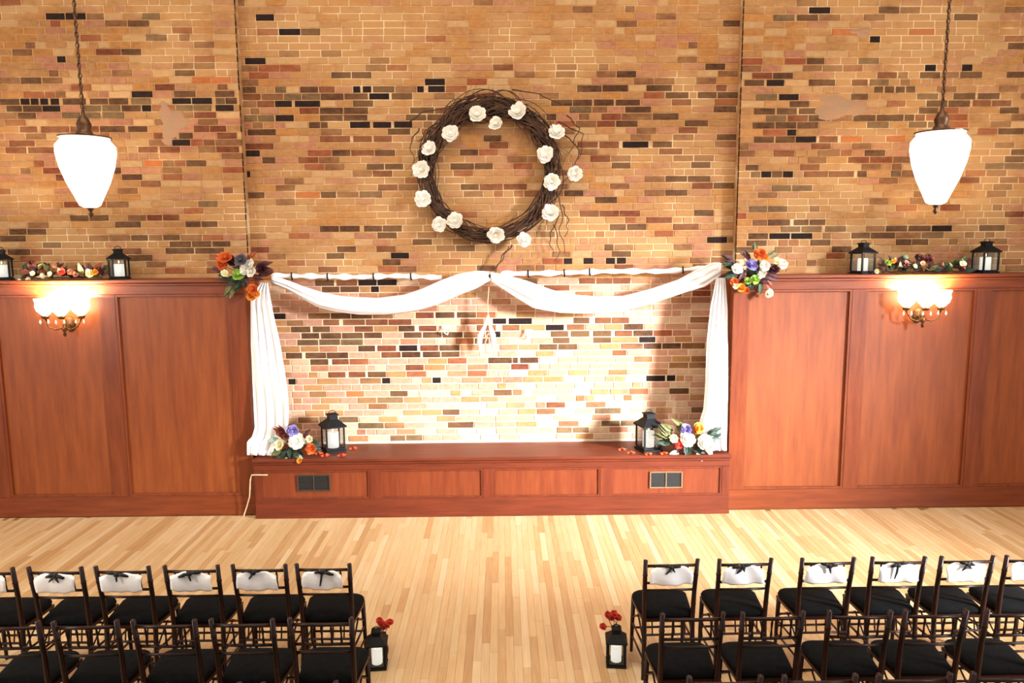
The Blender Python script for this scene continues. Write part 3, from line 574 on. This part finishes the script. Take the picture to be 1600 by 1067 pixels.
# ------------------------------------------------------------------ pendants
for i, (px, pt, pb, ptop, lab) in enumerate(((137, 215, 325, 115, 'acorn shaped white glass pendant lamp hanging at the left'), (1466, 207, 320, 1488, 'acorn shaped white glass pendant lamp hanging at the right'))):
    Y = 6.0; c1 = at(px, pt, Y); c0 = at(px, pb, Y); H = c1.z-c0.z; cx = (c0.x+c1.x)/2; zc = c0.z
    t = empty('pendant_lamp', (cx, Y, zc), lab, 'lamp', 'pair of hanging pendant lamps')
    W_ = .215
    prof = [(.0, 0), (.045, .004), (.075, .02*1), (.105, .16*H), (.155, .36*H), (.195, .58*H), (W_, .78*H), (.212, .88*H), (.185, .94*H), (.175, .96*H), (.176, 1.0*H)]
    MB().lathe([(r, z) for r, z in prof], 32, (cx, Y, zc)).build('glass_shade', SHADE, t, smooth=True)
    MB().lathe([(0, H+.012), (.19, H+.006), (.19, H-.004), (.178, H-.006)], 32, (cx, Y, zc)).build('rim', PBR, t)
    MB().lathe([(.0, H+.006), (.085, H+.008), (.06, H+.035), (.045, H+.06), (.055, H+.10), (.035, H+.15), (.014, H+.17), (.012, H+.21), (0, H+.21)], 20, (cx, Y, zc)).build('fitter', PBR, t, smooth=True)
    MB().lathe([(0, -.075), (.008, -.07), (.02, -.05), (.01, -.03), (.02, -.012), (.03, .0), (0, .003)], 12, (cx, Y, zc)).build('finial', PBR, t, smooth=True)
    ch = MB(); z = zc+H+.20; k = 0
    while z < 6.6:
        s = .024; a_ = (1, 0) if k % 2 else (0, 1)
        ch.tube([(cx+s*.55*cos(q)*a_[0], Y+s*.55*cos(q)*a_[1], z+s*sin(q)) for q in [2*pi*j/8 for j in range(9)]], .0045, 4, cap=False); z += .038; k += 1
    ch.tube([(cx+.006*sin(j*2), Y, zc+H+.2+(6.6-zc-H-.2)*j/20) for j in range(21)], .005, 5)
    ch.build('chain', PBR, t)['kind'] = 'stuff'
    MB().lathe([(0, 6.58), (.02, 6.58), (.07, 6.62), (.075, 6.65), (0, 6.65)], 20, (cx, Y, 0)).build('ceiling_canopy', PBR, t)
    point('pendant_bulb', (cx, Y, zc+H*.55), 35, (1, .86, .66), .2)
# ------------------------------------------------------------------ sconces
CRY = mat('crystal_drop', (238, 226, 214), .1, (220, 200, 186), spec=.8)
for px, py, lab in ((101, 480, 'brass wall sconce with glowing glass shades on the left panelling'), (1441, 467, 'brass wall sconce with glowing glass shades on the right panelling')):
    c = at(px, py, 8.42); x, z = c.x, c.z
    t = empty('wall_sconce', (x, YW+.028, z-.2), lab, 'wall lamp', 'pair of wall sconces')
    MB().lathe([(0, 0), (.06, 0), (.055, .012), (.035, .02), (0, .024)], 20).build('tmp', BRASS, None)
    tmp = bpy.data.objects['tmp']; tmp.name = 'backplate'; tmp.data.name = 'backplate'; tmp.parent = t; tmp.rotation_euler = (pi/2, 0, 0); tmp.scale = (1, 1.5, 1)
    Yc = YW-.10
    MB().tube([(x, YW+.02, z-.2), (x, YW-.05, z-.24), (x, Yc, z-.22), (x, Yc, z-.12)], .011, 8).build('arm', BRASS, t, smooth=True)
    MB().lathe([(0, -.33), (.012, -.325), (.02, -.30), (.01, -.28), (.032, -.25), (.02, -.22), (.012, -.2)], 14, (x, Yc, z)).build('finial', BRASS, t, smooth=True)
    for k, dx in enumerate((-.20, 0, .20)):
        yy = Yc-(.04 if dx == 0 else 0)
        if dx: MB().tube([(x, Yc, z-.22), (x+dx*.4, Yc-.02, z-.25), (x+dx*.8, Yc-.02, z-.22), (x+dx, Yc, z-.13)], .008, 8).build('arm', BRASS, t, smooth=True)
        MB().lathe([(0, -.13), (.03, -.125), (.045, -.10), (.03, -.085), (0, -.085)], 14, (x+dx, yy, z)).build('cup', BRASS, t, smooth=True)
        s = MB().lathe([(.028, -.09), (.05, -.07), (.085, -.03), (.098, .02), (.09, .06), (.105, .10), (.10, .10), (.085, .06), (.09, .02), (.078, -.025), (.045, -.06), (0, -.07)], 22, (x+dx, yy, z)).build('glass_shade', SHADE2, t, smooth=True)
        for j in (-1, 1):
            MB().lathe([(0, -.19), (.010, -.175), (.014, -.165), (.006, -.14), (0, -.13)], 8, (x+dx+j*.045, yy-.03, z)).build('crystal_drop', CRY, t, smooth=True)
    point('sconce_bulb', (x, YW-.13, z+.07), 150, (1, .82, .56), .06)
    point('sconce_bulb', (x-.2, YW-.13, z+.05), 70, (1, .82, .56), .06)
    point('sconce_bulb', (x+.2, YW-.13, z+.05), 70, (1, .82, .56), .06)
# ------------------------------------------------------------------ chairs
def make_chair():
    t = empty('ballroom_chair', (0, 0, 0)); W2 = .178
    def post(s):
        return [(s*(W2+.012), 0, 0), (s*W2, .035, .25), (s*W2, .05, .45), (s*(W2+.004), .03, .68), (s*(W2+.01), -.01, .92)]
    for s in (-1, 1):
        m = MB().tube(post(s), [.015, .0175, .0185, .0175, .016], 8)
        for q in (.12, .30, .56, .80): 
            P = post(s); 
            for i in range(4):
                if P[i][2] <= q <= P[i+1][2]:
                    k = (q-P[i][2])/(P[i+1][2]-P[i][2]); c = [P[i][j]+(P[i+1][j]-P[i][j])*k for j in range(3)]
            m.tube([(c[0], c[1], q-.012), (c[0], c[1], q), (c[0], c[1], q+.012)], [.0155, .020, .0155], 8)
        m.build('rear_leg', CHW, t, smooth=True)
        F_ = [(s*.200, .385, 0), (s*.198, .375, .2), (s*.193, .365, .43)]
        MB().tube(F_, [.012, .0155, .018], 8).build('front_leg', CHW, t, smooth=True)
        for z in (.14, .25):
            MB().tube([(s*(.190-.03*(z < .2)*0), .02, z+.01), (s*.198, .380, z)], .0085, 6).build('side_stretcher', CHW, t, smooth=True)
        MB().tube([(s*.182, .035, .27), (s*.190, .2, .40), (s*.196, .37, .29)], .007, 6).build('brace', CHW, t, smooth=True)
    for z, ya in ((.20, .377), (.30, .371)): MB().tube([(-.2, ya, z), (.2, ya, z)], .0085, 6).build('front_stretcher', CHW, t, smooth=True)
    for z in (.16, .33): MB().tube([(-.18, .03, z), (.18, .03, z)], .0085, 6).build('rear_stretcher', CHW, t, smooth=True)
    for k in range(4):
        x = -.12+.08*k; MB().tube([(x, .03, .33), (x, .048, .42)], .006, 5).build('lower_spindle', CHW, t)
    m = MB(); n = 12
    vs = [(-.19, .04), (.19, .04), (.206, .385), (-.206, .385)]
    m.add([(a, b, .425) for a, b in vs]+[(a, b, .448) for a, b in vs], [(3, 2, 1, 0), (4, 5, 6, 7), (0, 1, 5, 4), (1, 2, 6, 5), (2, 3, 7, 6), (3, 0, 4, 7)]); m.build('seat_frame', CHW, t)
    out = []
    for x, y, i in ((-.175, .05, 0), (.175, .05, 1), (.206, .40, 2), (-.206, .40, 3)):
        r = (.03, .03, .07, .07)[i]; sx = 1 if x > 0 else -1; sy = -1 if i < 2 else 1
        rng = [(0, -1), (.6, -.7), (1, 0)] if False else None
        a0 = {0: pi, 1: 1.5*pi, 2: 0, 3: .5*pi}[i]
        for k in range(5):
            a = a0+k*pi/8; out.append((x-sx*r+r*cos(a), y-sy*r+r*sin(a)))
    cx = 0; cy = .225; N = len(out); c = MB(); vs = []
    for sc, z in ((.95, .449), (1.0, .457), (1.03, .475), (1.0, .493), (.93, .504), (.7, .511), (.3, .514)):
        for a, b in out: vs.append((a*sc, cy+(b-cy)*sc, z))
    vs.append((0, cy, .515)); fs = []
    for l in range(6):
        for k in range(N): fs.append((l*N+k, l*N+(k+1) % N, (l+1)*N+(k+1) % N, (l+1)*N+k))
    for k in range(N): fs.append((6*N+k, 6*N+(k+1) % N, 7*N))
    fs.append(tuple(range(N-1, -1, -1)))
    c.add(vs, fs).build('seat_cushion', CUSH, t, smooth=True)
    def yb(z): return .05-.02*(z-.45)/.23 if z < .68 else .03-.04*(z-.68)/.24
    for z, r in ((.875, .0115), (.735, .010), (.675, .0095)):
        MB().tube([(-.182, yb(z), z), (0, yb(z)-.006, z), (.182, yb(z), z)], r, 8).build('back_rail', CHW, t, smooth=True)
    for k in range(5):
        x = -.12+.06*k
        MB().tube([(x, yb(.735)-.004, .735), (x, yb(.80)-.005, .765), (x, yb(.80)-.005, .80), (x, yb(.83)-.005, .84), (x, yb(.875)-.004, .875)], [.0055, .0085, .0055, .0085, .0055], 6).build('spindle', CHW, t, smooth=True)
    return t
proto = make_chair(); used = False
def chair(x, y, rz, label, group):
    global used
    o = proto if not used else copy_tree(proto); used = True
    o.location = (x, y, 0); o.rotation_euler = (0, 0, rz); tag(o, label, 'chair', group); return o
ORD = ['nearest the aisle', 'second from the aisle', 'third from the aisle', 'fourth from the aisle', 'fifth from the aisle', 'sixth from the aisle']
rc = random.Random(4)
YR = {1: 5.04, 2: 4.27, 3: 3.60}
def cloth_bow(x, y, rz, side, k, label):
    """white cloth laid over the back rails with a black ribbon bow"""
    rr = random.Random(k*7+side*3+50); t = empty('seat_sash', (0, 0, 0), label, 'sash', 'white sashes with black bows on the front row chairs')
    w0 = -.148+rr.uniform(-.015, .015)+(-.01 if side > 0 else .0); w1 = w0+.285+rr.uniform(-.01, .02); m = MB(); vs = []; nu, nv = 14, 9
    for i in range(nu+1):
        u = i/nu
        for j in range(nv+1):
            v = j/nv; z = .742+.128*v+.010*sin(u*pi)*(1 if v > .5 else -1)+.004*sin(u*17+k)
            if v > .8: z -= .02*(abs(u-.5)*2)**4
            xx = w0+(w1-w0)*(u+.03*sin(v*4+k)*(u-.5)); vs.append((xx, -.024+.008*sin(u*pi*3+v*2+k)-.010*sin(v*pi), z))
    m.add(vs, [(i*(nv+1)+j, (i+1)*(nv+1)+j, (i+1)*(nv+1)+j+1, i*(nv+1)+j+1) for i in range(nu) for j in range(nv)])
    m.build('cloth', CLOTH, t, smooth=True, solid=.006)
    cx = (w0+w1)/2+rr.uniform(-.02, .02); zc = .872
    MB().box(cx-.016, cx+.016, -.048, -.018, zc-.016, zc+.018, .006).build('knot', RIB, t, smooth=True)
    for s in (-1, 1):
        L = rr.uniform(.04, .075); q = rr.uniform(-.014, .012)
        MB().tube([(cx, -.034, zc), (cx+s*L*.5, -.045, zc+.010+q), (cx+s*L, -.036, zc+q*1.6), (cx+s*L*.5, -.03, zc-.008+q)], [.007, .013, .010, .006], 6).build('loop', RIB, t, smooth=True)
    tl = rr.choice([.03, .05, .1, .04]); dx = rr.uniform(-.03, .03)
    MB().tube([(cx, -.04, zc), (cx+dx*.4, -.046, zc-tl*.5), (cx+dx, -.044, zc-tl)], [.008, .008, .005], 5).build('tail', RIB, t)
    if rr.random() < .5: MB().tube([(cx, -.04, zc), (cx-.02, -.046, zc-.02), (cx-.045, -.044, zc-.045)], [.007, .009, .005], 5).build('tail', RIB, t)
    t.location = (x, y, 0); t.rotation_euler = (0, 0, rz)
for side, px0 in (('left', [505, 405, 299, 191, 86, -22]), ('right', [1049, 1164, 1293, 1403, 1510, 1612])):
    for i, px in enumerate(px0):
        x = at(px, 877, YR[1]).x; rz = rc.uniform(-.03, .03)
        chair(x, YR[1], rz, 'dark wooden chair with black cushion, front row %s block, %s' % (side, ORD[i]), 'front row chairs')
        cloth_bow(x, YR[1], rz, 1 if side == 'right' else 0, i, 'white sash with black bow on the front row chair %s, %s block' % (ORD[i], side))
for side, px0 in (('left', [501, 378, 256, 133, 10]), ('right', [1082, 1207, 1343, 1461, 1588])):
    for i, px in enumerate(px0):
        x = at(px, 958, YR[2]).x
        chair(x, YR[2], rc.uniform(-.03, .03), 'dark wooden chair with black cushion, second row %s block, %s' % (side, ORD[i]), 'second row chairs')
for side, xs in (('left', [-.92, -1.42, -1.92, -2.42]), ('right', [1.30, 1.80, 2.30, 2.80])):
    for i, x in enumerate(xs):
        chair(x, YR[3], rc.uniform(-.02, .02), 'dark chair showing only its top rail, third row %s block, %s' % (side, ORD[i]), 'third row chairs')
